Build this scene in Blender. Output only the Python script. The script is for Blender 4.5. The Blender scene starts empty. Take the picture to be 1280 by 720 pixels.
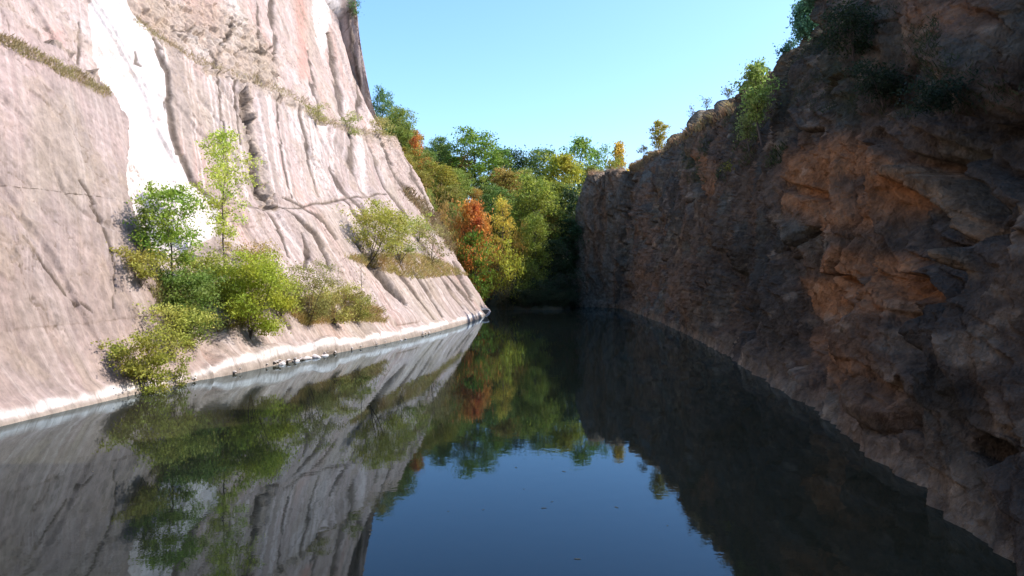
import bpy, math, random
import numpy as np
from mathutils import Vector
R = math.radians
sc = bpy.context.scene
COL = sc.collection
# ------------------------------------------------------------------ camera model (photo is 1280 x 720, focal 900 px)
F = 900.0; HZ = 352.0; CAMH = 6.0
PIT = math.atan((360-HZ)/F)
def project(P):
    x = P[..., 0]; y = P[..., 1]; z = P[..., 2]-CAMH
    c, s = math.cos(PIT), math.sin(PIT)
    d = y*c-z*s; up = y*s+z*c
    d = np.maximum(d, 0.5)
    return 640+F*x/d, 360-F*up/d, d
def ray(px, py, d):
    return np.array([(px-640)/F*d, d, CAMH+(HZ-py)/F*d])
# ------------------------------------------------------------------ noise
def _h(ix, iy, iz, seed):
    n = (ix*374761393+iy*668265263+iz*2147483647*3+seed*1274126177) & 0xffffffff
    n = ((n ^ (n >> 13))*1274126177) & 0xffffffff
    n = ((n ^ (n >> 16))*2246822519) & 0xffffffff
    return ((n ^ (n >> 15)) & 0xffff).astype(np.float32)/65535.0
def noise(x, y, z=0.0, seed=0):
    if np.isscalar(z):
        x = np.asarray(x, np.float32); y = np.asarray(y, np.float32); sd = seed+int(z*37)
        xf, yf = np.floor(x), np.floor(y); fx, fy = x-xf, y-yf
        ix, iy = xf.astype(np.int32).astype(np.uint32), yf.astype(np.int32).astype(np.uint32)
        fx = fx*fx*(3-2*fx); fy = fy*fy*(3-2*fy)
        def hh(a_, b_):
            n = a_*np.uint32(374761393)+b_*np.uint32(668265263)+np.uint32((sd*1274126177) & 0xffffffff)
            n = (n ^ (n >> np.uint32(13)))*np.uint32(1274126177); n = (n ^ (n >> np.uint32(16)))*np.uint32(2246822519)
            return ((n ^ (n >> np.uint32(15))) & np.uint32(0xffff)).astype(np.float32)*(2/65535.0)-1
        o1 = np.uint32(1)
        a0 = hh(ix, iy); a1 = hh(ix+o1, iy); b0 = hh(ix, iy+o1); b1 = hh(ix+o1, iy+o1)
        a0 = a0+(a1-a0)*fx; b0 = b0+(b1-b0)*fx
        return a0+(b0-a0)*fy
    x = np.asarray(x, np.float32); y = np.asarray(y, np.float32); z = np.asarray(z, np.float32)+np.zeros_like(x)
    xf, yf, zf = np.floor(x), np.floor(y), np.floor(z)
    ix, iy, iz = xf.astype(np.int64), yf.astype(np.int64), zf.astype(np.int64)
    fx, fy, fz = x-xf, y-yf, z-zf
    fx = fx*fx*(3-2*fx); fy = fy*fy*(3-2*fy); fz = fz*fz*(3-2*fz)
    r = 0
    for dx in (0, 1):
        for dy in (0, 1):
            for dz in (0, 1):
                w = (fx if dx else 1-fx)*(fy if dy else 1-fy)*(fz if dz else 1-fz)
                r = r+w*_h(ix+dx, iy+dy, iz+dz, seed)
    return r*2-1
def fbm(x, y, z=0.0, seed=0, o=4, g=0.5):
    a = 1.0; s = 0; t = 0; f = 1.0
    for k in range(o):
        s = s+a*noise(x*f+k*7.3, y*f+k*3.1, z*f if not np.isscalar(z) else z*f, seed+k)
        t += a; a *= g; f *= 2.03
    return s/t
def ridged(x, y, z=0.0, seed=0, o=4):
    a = 1.0; s = 0; t = 0; f = 1.0
    for k in range(o):
        s = s+a*(1-np.abs(noise(x*f+k*7.3, y*f+k*3.1, z*f if not np.isscalar(z) else z*f, seed+k)))
        t += a; a *= 0.5; f *= 2.1
    return s/t
def worley(x, y, seed=0, jit=0.9):
    """2-D cell noise: returns cell random value, F1, F2"""
    x = np.asarray(x, np.float32); y = np.asarray(y, np.float32)
    ix = np.floor(x).astype(np.int64); iy = np.floor(y).astype(np.int64)
    f1 = np.full(x.shape, 9.0, np.float32); f2 = f1.copy(); idv = np.zeros(x.shape, np.float32)
    gx = np.zeros(x.shape, np.float32); gy = gx.copy()
    for dx in (-1, 0, 1):
        for dy in (-1, 0, 1):
            jx, jy = ix+dx, iy+dy
            cx = jx+0.5+(_h(jx, jy, jx*0, seed)-0.5)*jit
            cy = jy+0.5+(_h(jx, jy, jx*0, seed+11)-0.5)*jit
            ex, ey = x-cx, y-cy
            d = np.sqrt(ex**2+ey**2)
            nv = _h(jx, jy, jx*0, seed+23)
            m = d < f1
            f2 = np.where(m, f1, np.minimum(f2, d))
            idv = np.where(m, nv, idv); gx = np.where(m, ex, gx); gy = np.where(m, ey, gy)
            f1 = np.where(m, d, f1)
    return idv, f1, f2, gx, gy
def sst(a, b, x):
    t = np.clip((x-a)/(b-a), 0, 1)
    return t*t*(3-2*t)
def dpoly(px, py, pts, closed=False):
    """distance to a polyline and parameter along it 0..1"""
    pts = list(pts)+([pts[0]] if closed else [])
    best = np.full(px.shape, 1e9, np.float32); tt = np.zeros(px.shape, np.float32); n = len(pts)-1
    for i in range(n):
        ax, ay = pts[i]; bx, by = pts[i+1]
        vx, vy = bx-ax, by-ay
        t = np.clip(((px-ax)*vx+(py-ay)*vy)/(vx*vx+vy*vy+1e-9), 0, 1)
        d = np.hypot(px-ax-t*vx, py-ay-t*vy)
        m = d < best
        best = np.where(m, d, best); tt = np.where(m, (i+t)/n, tt)
    return best, tt
def inpoly(px, py, pts):
    r = np.zeros(px.shape, bool); j = len(pts)-1
    for i in range(len(pts)):
        ax, ay = pts[i]; bx, by = pts[j]
        if ay != by:
            r ^= ((ay > py) != (by > py)) & (px < (bx-ax)*(py-ay)/(by-ay)+ax)
        j = i
    return r
def mask(px, py, pts, w=2.0):
    d, _ = dpoly(px, py, pts, True)
    return sst(-w, w, np.where(inpoly(px, py, pts), d, -d))
def mixc(c, col, m):
    return c*(1-m[..., None])+np.array(col, np.float32)*m[..., None]
# ------------------------------------------------------------------ object helpers
def tag(o, label=None, cat=None, group=None, kind=None):
    if label: o['label'] = label
    if cat: o['category'] = cat
    if group: o['group'] = group
    if kind: o['kind'] = kind
    return o
def link(o, parent=None):
    COL.objects.link(o)
    if parent: o.parent = parent
    return o
def np_mesh(name, V, Fc, mat, col=None, smooth=True):
    V = np.asarray(V, np.float32).reshape(-1, 3); Fc = np.asarray(Fc, np.int32)
    me = bpy.data.meshes.new(name)
    n, k = Fc.shape
    me.vertices.add(len(V)); me.vertices.foreach_set('co', V.ravel())
    me.loops.add(n*k); me.loops.foreach_set('vertex_index', Fc.ravel())
    me.polygons.add(n); me.polygons.foreach_set('loop_start', np.arange(0, n*k, k, dtype=np.int32))
    me.polygons.foreach_set('use_smooth', np.full(n, smooth))
    me.update(calc_edges=True)
    if col is not None:
        a = me.color_attributes.new('Col', 'FLOAT_COLOR', 'POINT')
        c = np.ones((len(V), 4), np.float32); c[:, :3] = np.asarray(col).reshape(-1, 3)
        a.data.foreach_set('color', c.ravel())
    if mat: me.materials.append(mat)
    return me
def grid_faces(nu, nv, flip=False):
    i = np.arange(nu-1)[:, None]*nv+np.arange(nv-1)[None, :]
    f = np.stack([i, i+nv, i+nv+1, i+1], -1).reshape(-1, 4)
    return f[:, ::-1] if flip else f
# ------------------------------------------------------------------ materials
def newmat(name):
    m = bpy.data.materials.new(name); m.use_nodes = True
    nt = m.node_tree; nt.nodes.clear()
    out = nt.nodes.new('ShaderNodeOutputMaterial')
    return m, nt, out
def N(nt, typ, **kw):
    n = nt.nodes.new(typ)
    for k, v in kw.items():
        if k.startswith('i_'):
            key = k[2:]; key = int(key) if key.isdigit() else key.replace('_', ' ')
            n.inputs[key].default_value = v
        else: setattr(n, k, v)
    return n
def rock_mat(name, bscale, bstr, dark=0.75, light=1.15, rough=0.9, stretch=(1, 1, 1), facet=0.0):
    m, nt, out = newmat(name); L = nt.links.new
    b = N(nt, 'ShaderNodeBsdfPrincipled'); b.inputs['Roughness'].default_value = rough
    b.inputs['Specular IOR Level'].default_value = 0.25
    at = N(nt, 'ShaderNodeVertexColor', layer_name='Col')
    tc = N(nt, 'ShaderNodeTexCoord'); mp = N(nt, 'ShaderNodeMapping'); mp.inputs['Scale'].default_value = stretch
    L(tc.outputs['Object'], mp.inputs['Vector'])
    n1 = N(nt, 'ShaderNodeTexNoise', i_Scale=bscale, i_Detail=8.0, i_Roughness=0.65)
    n2 = N(nt, 'ShaderNodeTexNoise', i_Scale=bscale*5, i_Detail=5.0, i_Roughness=0.7)
    L(mp.outputs[0], n1.inputs['Vector']); L(mp.outputs[0], n2.inputs['Vector'])
    mr = N(nt, 'ShaderNodeMapRange'); mr.inputs['From Min'].default_value = .3; mr.inputs['From Max'].default_value = .7
    mr.inputs['To Min'].default_value = dark; mr.inputs['To Max'].default_value = light
    L(n1.outputs['Fac'], mr.inputs['Value'])
    mx = N(nt, 'ShaderNodeVectorMath', operation='SCALE')
    L(at.outputs['Color'], mx.inputs[0]); L(mr.outputs[0], mx.inputs['Scale'])
    L(mx.outputs[0], b.inputs['Base Color'])
    ad = N(nt, 'ShaderNodeMath', operation='MULTIPLY_ADD', i_1=0.35)
    L(n2.outputs['Fac'], ad.inputs[0]); L(n1.outputs['Fac'], ad.inputs[2])
    hgt = ad.outputs[0]
    if facet:
        wp = N(nt, 'ShaderNodeVectorMath', operation='MULTIPLY_ADD'); wp.inputs[1].default_value = (.5, .5, .5)
        L(n1.outputs['Color'], wp.inputs[0]); L(mp.outputs[0], wp.inputs[2])
        for sc_, am in ((1.1, 1.0), (2.9, .45), (7.5, .2)):
            vo = N(nt, 'ShaderNodeTexVoronoi', i_Scale=sc_, feature='F1', distance='CHEBYCHEV'); L(wp.outputs[0], vo.inputs['Vector'])
            ma = N(nt, 'ShaderNodeMath', operation='MULTIPLY_ADD', i_1=am*facet); L(vo.outputs['Distance'], ma.inputs[0]); L(hgt, ma.inputs[2]); hgt = ma.outputs[0]
    bp = N(nt, 'ShaderNodeBump', i_Strength=1.0, i_Distance=bstr)
    L(hgt, bp.inputs['Height']); L(bp.outputs[0], b.inputs['Normal'])
    L(b.outputs[0], out.inputs[0])
    return m
M_LEFT = rock_mat('pale_limestone', 2.4, 0.10, 0.76, 1.18, 0.95, (1, 1, .8), .35)
M_RIGHT = rock_mat('dark_rock', 1.6, 0.42, 0.45, 1.5, 0.85, (1, 1, .7), 1.3)
M_BOULDER = rock_mat('pale_boulder', 2.5, 0.08, 0.8, 1.15)
def leaf_mat():
    m, nt, out = newmat('foliage'); L = nt.links.new
    oi = N(nt, 'ShaderNodeObjectInfo'); ge = N(nt, 'ShaderNodeNewGeometry'); tc = N(nt, 'ShaderNodeTexCoord')
    nz = N(nt, 'ShaderNodeTexNoise', i_Scale=0.55, i_Detail=3.0)
    L(tc.outputs['Object'], nz.inputs['Vector'])
    hs = N(nt, 'ShaderNodeHueSaturation')
    h = N(nt, 'ShaderNodeMapRange'); h.inputs['From Min'].default_value = .3; h.inputs['From Max'].default_value = .7
    h.inputs['To Min'].default_value = .468; h.inputs['To Max'].default_value = .525
    L(nz.outputs['Fac'], h.inputs['Value']); L(h.outputs[0], hs.inputs['Hue'])
    v = N(nt, 'ShaderNodeMapRange'); v.inputs['To Min'].default_value = .62; v.inputs['To Max'].default_value = 1.45
    L(ge.outputs['Random Per Island'], v.inputs['Value']); L(v.outputs[0], hs.inputs['Value'])
    L(oi.outputs['Color'], hs.inputs['Color'])
    d = N(nt, 'ShaderNodeBsdfPrincipled', i_Roughness=.55); d.inputs['Specular IOR Level'].default_value = .3
    t = N(nt, 'ShaderNodeBsdfTranslucent'); mx = N(nt, 'ShaderNodeMixShader', i_0=.46)
    L(hs.outputs[0], d.inputs['Base Color']); L(hs.outputs[0], t.inputs['Color'])
    L(d.outputs[0], mx.inputs[1]); L(t.outputs[0], mx.inputs[2]); L(mx.outputs[0], out.inputs[0])
    return m
M_LEAF = leaf_mat()
def bark_mat(name, c):
    m, nt, out = newmat(name); L = nt.links.new
    b = N(nt, 'ShaderNodeBsdfPrincipled', i_Roughness=.9)
    n1 = N(nt, 'ShaderNodeTexNoise', i_Scale=6.0, i_Detail=5.0)
    cr = N(nt, 'ShaderNodeMix', data_type='RGBA'); cr.inputs[6].default_value = (*[k*.6 for k in c], 1); cr.inputs[7].default_value = (*[k*1.3 for k in c], 1)
    L(n1.outputs['Fac'], cr.inputs[0]); L(cr.outputs[2], b.inputs['Base Color']); L(b.outputs[0], out.inputs[0])
    return m
M_BARK = bark_mat('bark', (.10, .08, .065))
def ground_mat():
    m, nt, out = newmat('scrub_ground'); L = nt.links.new
    b = N(nt, 'ShaderNodeBsdfPrincipled', i_Roughness=.95)
    n1 = N(nt, 'ShaderNodeTexNoise', i_Scale=.25, i_Detail=8.0, i_Roughness=.7)
    cr = N(nt, 'ShaderNodeValToRGB')
    e = cr.color_ramp.elements
    e[0].position = .35; e[0].color = (.025, .032, .015, 1); e[1].position = .65; e[1].color = (.055, .045, .026, 1)
    k = cr.color_ramp.elements.new(.5); k.color = (.04, .04, .02, 1)
    tc = N(nt, 'ShaderNodeTexCoord'); L(tc.outputs['Object'], n1.inputs['Vector'])
    L(n1.outputs['Fac'], cr.inputs[0]); L(cr.outputs[0], b.inputs['Base Color'])
    bp = N(nt, 'ShaderNodeBump', i_Strength=1.0, i_Distance=.4); L(n1.outputs['Fac'], bp.inputs['Height']); L(bp.outputs[0], b.inputs['Normal'])
    L(b.outputs[0], out.inputs[0]); return m
M_GROUND = ground_mat()
# ------------------------------------------------------------------ cliffs: shoreline, rim and profile
def resample(pts, n, dens=None):
    pts = np.array(pts, float)
    for _ in range(3):
        q = [pts[0]]
        for a, b in zip(pts[:-1], pts[1:]):
            q += [a*.75+b*.25, a*.25+b*.75]
        q.append(pts[-1]); pts = np.array(q)
    seg = np.hypot(*np.diff(pts, axis=0).T)
    w = seg.copy()
    if dens is not None: w = seg*dens(.5*(pts[:-1]+pts[1:]))
    cw = np.r_[0, np.cumsum(w)]; t = np.linspace(0, cw[-1], n)
    X = np.interp(t, cw, pts[:, 0]); Y = np.interp(t, cw, pts[:, 1]); S = np.interp(t, cw, np.r_[0, np.cumsum(seg)])
    return np.stack([X, Y], 1), S
LSH = [(-24, -45), (-23.5, -10), (-22.8, 10), (-21.6, 30), (-18.4, 48.6), (-11.6, 74), (-7.9, 95), (-6.0, 114), (-4.5, 132), (-3.9, 146), (-5.5, 154), (-14, 160), (-34, 166), (-60, 172)]
RSH = [(6.5, -50), (7.5, -20), (8.6, 0), (10.9, 15.5), (13.4, 28.7), (15.8, 45), (19.3, 72), (22.2, 108), (23.6, 135), (24.8, 158), (23.5, 164.5), (20, 167.5), (16.6, 169), (14.9, 171.5), (14.6, 177), (16, 186), (22, 194), (40, 200), (60, 204)]
LPROF = np.array([(-1.2, -3), (-.2, -.3), (0, 0), (.9, .7), (3.0, 3.2), (7.4, 10), (11.6, 18), (15.2, 25.5), (19.4, 32.5), (23.8, 41), (27.2, 52), (29.2, 61), (31.5, 67)])
RPROF = np.array([(-.8, -3), (-.2, -.3), (0, 0), (.35, .5), (1.0, 2), (1.8, 6), (2.6, 12), (3.6, 18), (4.8, 23), (6.2, 27.5), (8.0, 31), (9.2, 33)])
def build_cliff(shore, ns, nv, prof, rim, setb, side, dens, vpow=1.0, sigma=10.0):
    """side=+1: land lies to the left (-x) of the path, -1: to the right"""
    P2, S = resample(shore, ns, dens)
    T = np.gradient(P2, axis=0); T /= np.linalg.norm(T, axis=1)[:, None]
    Nn = np.stack([-T[:, 1], T[:, 0]], 1)*side
    # smooth the normals by arc length
    su = np.arange(0, S[-1], .5); sg = sigma; kk = np.arange(-int(3*sg/.5), int(3*sg/.5)+1)*.5
    ker = np.exp(-.5*(kk/sg)**2); ker /= ker.sum(); pad = len(kk)//2
    Nn = np.stack([np.interp(S, su, np.convolve(np.pad(np.interp(su, S, Nn[:, j]), pad, 'edge'), ker, 'valid')) for j in (0, 1)], 1)
    Nn /= np.linalg.norm(Nn, axis=1)[:, None]
    rz = rim(S, P2); sb = setb(S, P2)
    v = np.linspace(0, 1, nv)**vpow
    V = v[None, :]
    nb = int(nv*.06)
    Z = np.zeros((ns, nv)); O = np.zeros((ns, nv))
    vv = np.clip((np.arange(nv))/(nv-1-nb), 0, 1)**vpow
    Z[:] = -3+(rz[:, None]+3)*vv[None, :]
    tp = np.clip((np.arange(nv)-(nv-1-nb))/nb, 0, 1)         # the plateau rows behind the rim
    O = np.interp(Z, prof[:, 1], prof[:, 0])*sb[:, None]+tp[None, :]**1.3*14.0
    Z = Z+np.sin(tp[None, :]*math.pi*.55)*1.2-tp[None, :]**6*5.0
    P = np.zeros((ns, nv, 3))
    P[..., 0] = P2[:, 0, None]+Nn[:, 0, None]*O
    P[..., 1] = P2[:, 1, None]+Nn[:, 1, None]*O
    P[..., 2] = Z
    gu = np.gradient(P, axis=0); gv = np.gradient(P, axis=1)
    Nm = np.cross(gu, gv)*side
    Nm /= np.linalg.norm(Nm, axis=2)[..., None]+1e-9
    return P, Nm, S, tp, O
# left cliff -------------------------------------------------------
def ldens(p):
    d = np.clip(p[:, 1], 12, 400)
    return np.where(p[:, 1] < 21, .015, np.where(p[:, 1] > 158, .4, 1))/d**1.5
LP, LN, LS, LTP, LO = build_cliff(LSH, 1500, 700, LPROF,
    lambda S, P: np.interp(P[:, 1], [-45, 20, 50, 80, 150, 156, 172], [40, 42, 50, 60, 66, 60, 45]),
    lambda S, P: np.ones(len(S)), 1, ldens, 1.0, 16.0)
px, py, dd = project(LP)
S2 = LS[:, None]+0*px; Z2 = LP[..., 2]
jc, _, _, _, _ = worley(S2*.22+.4*noise(S2*.2, Z2*.2), Z2*.30, 15); jd, _, _, _, _ = worley(S2*.6, Z2*.9, 16)
wx = px+(3.0*fbm(S2*.18, Z2*.18, 0., 5, 2)+4.5*(jc-.5)+1.6*(jd-.5))*60/dd; wy = py+3.0*fbm(S2*.18, Z2*.18, 9., 6, 2)*60/dd
pm = 900/dd       # px per metre
H = np.zeros(px.shape)
up = sst(.5, 4, Z2)
# broad undulation and the sheets of bedding
H += 1.0*fbm(S2*.06, Z2*.05, 0., 1, 3)*up
fl = LO*1.0
Q = (px-.13*py)*.085
wbr = mask(px, py, [(200, 262), (318, 262), (420, 250), (478, 246), (530, 240), (640, 430), (640, 700), (-400, 700), (-400, 420), (0, 380), (120, 350)], 30)
rib = fbm(Q*.6, Z2*.02, 5., 2, 4)*(1-wbr)+wbr*fbm(S2*.6+fbm(S2*.1, Z2*.05, 0, 77, 2)*1.2, Z2*.02, 0., 2, 4)
H += (.10+.06*noise(S2*.05,Z2*.05,0,91))*rib*up*(1-.45*wbr)*(1-.75*mask(px, py, [(-400, 40), (0, 50), (60, 80), (130, 115), (150, 195), (140, 300), (230, 420), (200, 520), (-400, 640)], 12))
H += .06*(fbm(S2*3.0, Z2*.06, 0., 3, 3)*wbr+fbm(Q*3.0, Z2*.06, 0., 3, 3)*(1-wbr))*up
H += .05*fbm(S2*.9, Z2*.9, 0., 4, 5)*up
H += .035*fbm(S2*5, Z2*4, 0., 14, 4)
cell, f1, f2, gx, gy = worley(S2*.16+Z2*.03, Z2*.055+.2*noise(S2*.3, Z2*.3), 3)
H += (cell-.5)*.55*up*sst(.02, .10, f2-f1)
A_ = [(-400, -120), (-60, 20), (0, 50), (60, 80), (130, 115), (148, 160), (150, 195), (138, 225), (136, 262), (146, 300), (175, 345), (235, 425), (262, 470), (300, 640), (-900, 640), (-900, -120)]
LEDGE = [(150, -30), (168, 14), (190, 42), (250, 78), (318, 100), (372, 124), (398, 150), (450, 164), (500, 172), (540, 188)]
UP_ = LEDGE+[(600, -200), (600, -300), (150, -300)]
B_ = [(118, -60), (120, 0), (122, 60), (135, 112), (150, 150), (150, 200), (138, 230), (140, 290), (190, 330), (262, 300), (265, 252), (240, 225), (222, 170), (210, 130), (209, 90), (190, 52), (166, 14), (160, -60)]
C_ = [(166, 14), (190, 45), (250, 80), (306, 97), (309, 150), (318, 262), (262, 254), (240, 225), (222, 170), (211, 130), (209, 92), (191, 55)]
D_ = [(322, 104), (372, 126), (392, 150), (402, 190), (410, 222), (424, 248), (372, 262), (336, 254), (326, 180)]
E_ = [(398, 152), (448, 166), (462, 200), (478, 244), (452, 250), (426, 247), (410, 210)]
mA = mask(wx, wy, A_, 1.2); mU = mask(wx, wy, UP_, 2.0); mB = mask(wx, wy, B_, 1.3)*(1-mA); mC = mask(wx, wy, C_, 1.3)
mD = mask(wx, wy, D_, 1.4); mE = mask(wx, wy, E_, 1.6)
mA_low = sst(470, 300, wy)
gA, gC, gD, gE, gU = mask(wx, wy, A_, 2.5), mask(wx, wy, C_, 4), mask(wx, wy, D_, 4), mask(wx, wy, E_, 4), mask(wx, wy, UP_, 4)
H += 1.7*gA*(.25+.75*mA_low)
H -= 1.5*gU*(1-gA)
H += .2*gC+.40*gD+.15*gE
# the flat-lying sheets below the steep faces
BR = [(262, 254), (318, 264), (372, 264), (424, 250), (478, 246), (520, 292), (545, 330), (640, 430), (640, 640), (262, 640)]
mBR = mask(wx, wy, BR, 14)
H += mBR*.9
# cracks and chimneys: polyline in photo pixels, half width px, depth m, width growth
CR = [
 ([(305, 92), (308, 130), (312, 175), (320, 225), (332, 262)], 6.5, 1.1),
 ([(352, -10), (353, 30), (354, 74)], 3.0, .9),
 ([(420, 40), (427, 85), (440, 150)], 3.0, 1.3),
 ([(432, 5), (440, 60), (452, 100), (457, 145)], 1.8, .9),
 ([(190, 50), (209, 92), (211, 130), (222, 170), (240, 225), (262, 252)], 1.6, .5),
 ([(338, 258), (360, 278), (382, 300), (397, 330), (402, 345)], 2.6, .9),
 ([(350, 250), (375, 262), (398, 285), (412, 306)], 1.5, .5),
 ([(437, 308), (455, 335), (478, 362), (497, 386)], 5.0, 1.6),
 ([(412, 210), (430, 248), (446, 265), (452, 282)], 2.0, .7),
 ([(455, 168), (468, 205), (482, 240), (505, 268), (528, 290)], 2.2, .9),
 ([(478, 180), (492, 215), (515, 250), (540, 282)], 1.8, .9),
 ([(500, 185), (512, 222), (532, 258)], 1.4, .7),
 ([(569, 345), (578, 360), (586, 378)], 3.0, 1.1),
 ([(565, 330), (574, 348)], 2.0, .8),
 ([(0, 320), (30, 355), (60, 385), (95, 405)], .9, .18),
 ([(60, 250), (95, 300), (112, 345), (122, 400)], .9, .22),
 ([(275, 45), (285, 62), (282, 80)], 1.4, .35), ([(315, 52), (342, 60), (350, 50)], 1.2, .3),
 ([(232, 25), (250, 30), (262, 18)], 1.3, .35), ([(300, 15), (296, 38), (288, 46)], 1.2, .3),
 ([(105, 20), (108, 60), (107, 90)], 1.1, .25), ([(172, 62), (174, 75), (180, 80)], 1., .25),
 ([(270, 210), (276, 250), (262, 262)], 1.2, .4), ([(365, 300), (372, 330), (368, 345)], 1.6, .5),
 ([(300, 345), (330, 385), (352, 420)], 2.0, .6), ([(520, 300), (560, 350), (590, 392)], 1.4, .4),
 ([(480, 330), (510, 370), (535, 405)], 1.2, .35),
 ([(272, 88), (276, 150), (284, 225)], 1.0, .25), ([(290, 95), (294, 140), (297, 180)], .9, .2), ([(345, 112), (350, 180), (360, 250)], .8, .2),
 ([(372, 128), (382, 190), (398, 246)], 1.2, .35), ([(432, 166), (440, 205), (452, 248)], 1.2, .35), ([(395, 60), (402, 110), (410, 150)], 1.1, .3),
 ([(335, 0), (332, 40), (338, 90)], 1.0, .3), ([(320, 262), (345, 305), (350, 330)], 1.2, .35), ([(425, 252), (450, 290), (470, 312)], 1.6, .45),
 ([(505, 340), (530, 375), (548, 402)], 1.0, .3), ([(540, 338), (560, 368), (574, 390)], 1.0, .3), ([(250, 78), (285, 92), (318, 101)], 1.3, .3), ([(372, 262), (420, 252), (476, 246)], .8, .12),
 ([(262, 256), (320, 266), (372, 264)], .8, .12), ([(150, 196), (139, 228), (137, 262), (147, 300)], 1.3, .3), ([(560, 300), (590, 345), (606, 380)], 1.2, .5),
]
crm = np.zeros(px.shape)
for pts, w, dep in CR:
    d, t = dpoly(wx, wy, pts)
    ww = w*(.55+.9*np.sin(np.clip(t, .03, .97)*math.pi))*(.85+.5*noise(S2*.4, Z2*.4, 0, 31))
    m = sst(ww+1.5, ww*.6, d)
    gm = sst(ww+1.7, ww*.3, d)
    H -= dep*(.8 if w > 4 else .4)*gm; crm = np.maximum(crm, m)
# rubble in the chimneys and on the broken strips
rb = np.zeros(px.shape)
for pts, w in (([(305, 92), (312, 175), (332, 262)], 10), ([(262, 84), (318, 102), (372, 126), (450, 166), (520, 190)], 9), ([(210, 10), (290, 30), (330, 80)], 34), ([(0, 50), (130, 114)], 7), ([(475, 180), (530, 255), (600, 350)], 15)):
    d, t = dpoly(wx, wy, pts); rb = np.maximum(rb, sst(w*1.3, w*.6, d)*(.45 if pts[0][0] == 475 else 1.))
c3, g1, g2, hx, hy = worley(S2*1.1+.4*noise(S2, Z2, 0, 92), Z2*.8, 41)
H += rb*((c3-.5)*.75+.45*hx-.3*hy)
c3b, g1, g2, hx, hy = worley(S2*3.1, Z2*2.3, 43)
H += rb*((c3b-.5)*.22+.15*hx)
# hairline joints over the sheets
jn = np.zeros(px.shape)
for q_, (fs, fz, sl, wd) in enumerate(((.16, .10, .25, .018), (.42, .16, .3, .020), (1.1, .7, .2, .03))):
    cc_, j1, j2, _, _ = worley(S2*fs+Z2*fs*sl+.35*fbm(S2*fs*3, Z2*fs*3, 0, 93, 4), Z2*fz+.5*fbm(S2*fs*2, Z2*fs*2, 3, 94, 4), 95+q_)
    lm = sst(wd, wd*.3, j2-j1)*sst(.05, .35, noise(S2*.21, Z2*.16, 5+q_, 96))
    jn = np.maximum(jn, lm)
    H += (cc_-.5)*.06*sst(0, .05, j2-j1)*up
H -= .05*jn*up
c5, g1, g2, hx, hy = worley(S2*1.4, Z2*.7+.3*noise(S2*2, Z2*2), 97)
chip = sst(.12, .35, fbm(S2*.3, Z2*.25, 8., 98, 4))
H += chip*((c5-.5)*.12+.08*hx-.06*hy)*up
# two blocks at the foot and a bulge
for (cx, cy, rx, ry, a) in ((495, 404, 22, 11, .35), (400, 440, 16, 8, .5), (340, 448, 30, 9, .3), (270, 350, 60, 40, .6)):
    q = ((wx-cx)/rx)**2+((wy-cy)/ry)**2
    H += a*np.clip(1-q, 0, 1)**.6
H *= (1-.8*LTP[None, :])*sst(-1.2, .35, Z2)
# wave-cut foot
H -= .18*sst(.35, .0, Z2)
LV = LP+LN*H[..., None]
# colour of the rock, with shade painted into its cracks
C = np.zeros(px.shape+(3,), np.float32); C[:] = (.47, .385, .36)
n_a = fbm(S2*.12, Z2*.1, 3., 51, 4); n_b = fbm(S2*.5, Z2*.35, 3., 52, 4)
C = mixc(C, (.43, .37, .31), sst(-.1, .5, n_a)); C = mixc(C, (.52, .46, .45), sst(.0, .5, n_b)*.6)
C = mixc(C, (.50, .33, .29), sst(.15, .55, fbm(S2*.22, Z2*.07, 7., 53, 3))*.55)
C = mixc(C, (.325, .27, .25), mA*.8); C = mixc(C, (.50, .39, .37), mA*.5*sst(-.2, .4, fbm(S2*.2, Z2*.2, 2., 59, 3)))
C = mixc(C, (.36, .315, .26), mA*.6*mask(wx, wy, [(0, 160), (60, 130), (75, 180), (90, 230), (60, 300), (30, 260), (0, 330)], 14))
st1 = fbm(S2*1.7+.15*Z2, Z2*.03, 1., 54, 4)*wbr+fbm(Q*1.5, Z2*.03, 1., 54, 4)*(1-wbr); st2 = fbm(S2*5.5, Z2*.05, 1., 55, 3)*wbr+fbm(Q*4.5, Z2*.04, 1., 55, 3)*(1-wbr)
strz = np.clip(mD*1.3+mE*1.1+mC*1.0+.35+.5*mBR, 0, 1.3)
C = mixc(C, (.62, .56, .54), sst(.05, .45, st1)*.6*strz); C = mixc(C, (.66, .60, .58), sst(.05, .3, st2)*.5*strz)
C = mixc(C, (.33, .275, .245), sst(.05, .4, -st1)*.6*strz); C = mixc(C, (.36, .31, .28), sst(.08, .32, -st2)*.6*strz)
wl = mask(wx, wy, [(400, -40), (420, -40), (420, 30), (414, 70), (404, 40)], 3)
C = mixc(C, (.60, .57, .56), np.clip(mB*(1-.3*sst(.0, .4, st1)-.25*sst(.1, .4, fbm(S2*.5, Z2*.1, 2., 63, 4))), 0, 1)); C = mixc(C, (.72, .70, .70), wl*.9)
C = mixc(C, (.78, .77, .77), mask(wx, wy, [(228, 15), (262, 30), (300, 42), (300, 0), (312, -20), (318, 20), (305, 60), (260, 60)], 6)*.5*sst(-.1, .3, n_b+.2))
C = mixc(C, (.48, .27, .22), mask(wx, wy, [(375, -20), (392, -20), (396, 95), (384, 95)], 5)*.75)
C = mixc(C, (.50, .30, .26), mask(wx, wy, [(66, 20), (88, 30), (92, 90), (70, 70)], 9)*.6)
C = mixc(C, (.52, .35, .31), mask(wx, wy, [(245, -20), (290, -20), (288, 18), (255, 22)], 6)*.6)
C = mixc(C, (.42, .35, .27), rb*.55); C = mixc(C, (.085, .065, .05), crm*.9); C = mixc(C, (.20, .155, .125), jn*.75*up)  # crm puts the shade of the cracks into the colour
C = mixc(C, (.40, .33, .27), chip*(c5 > .55)*.5)
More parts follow.
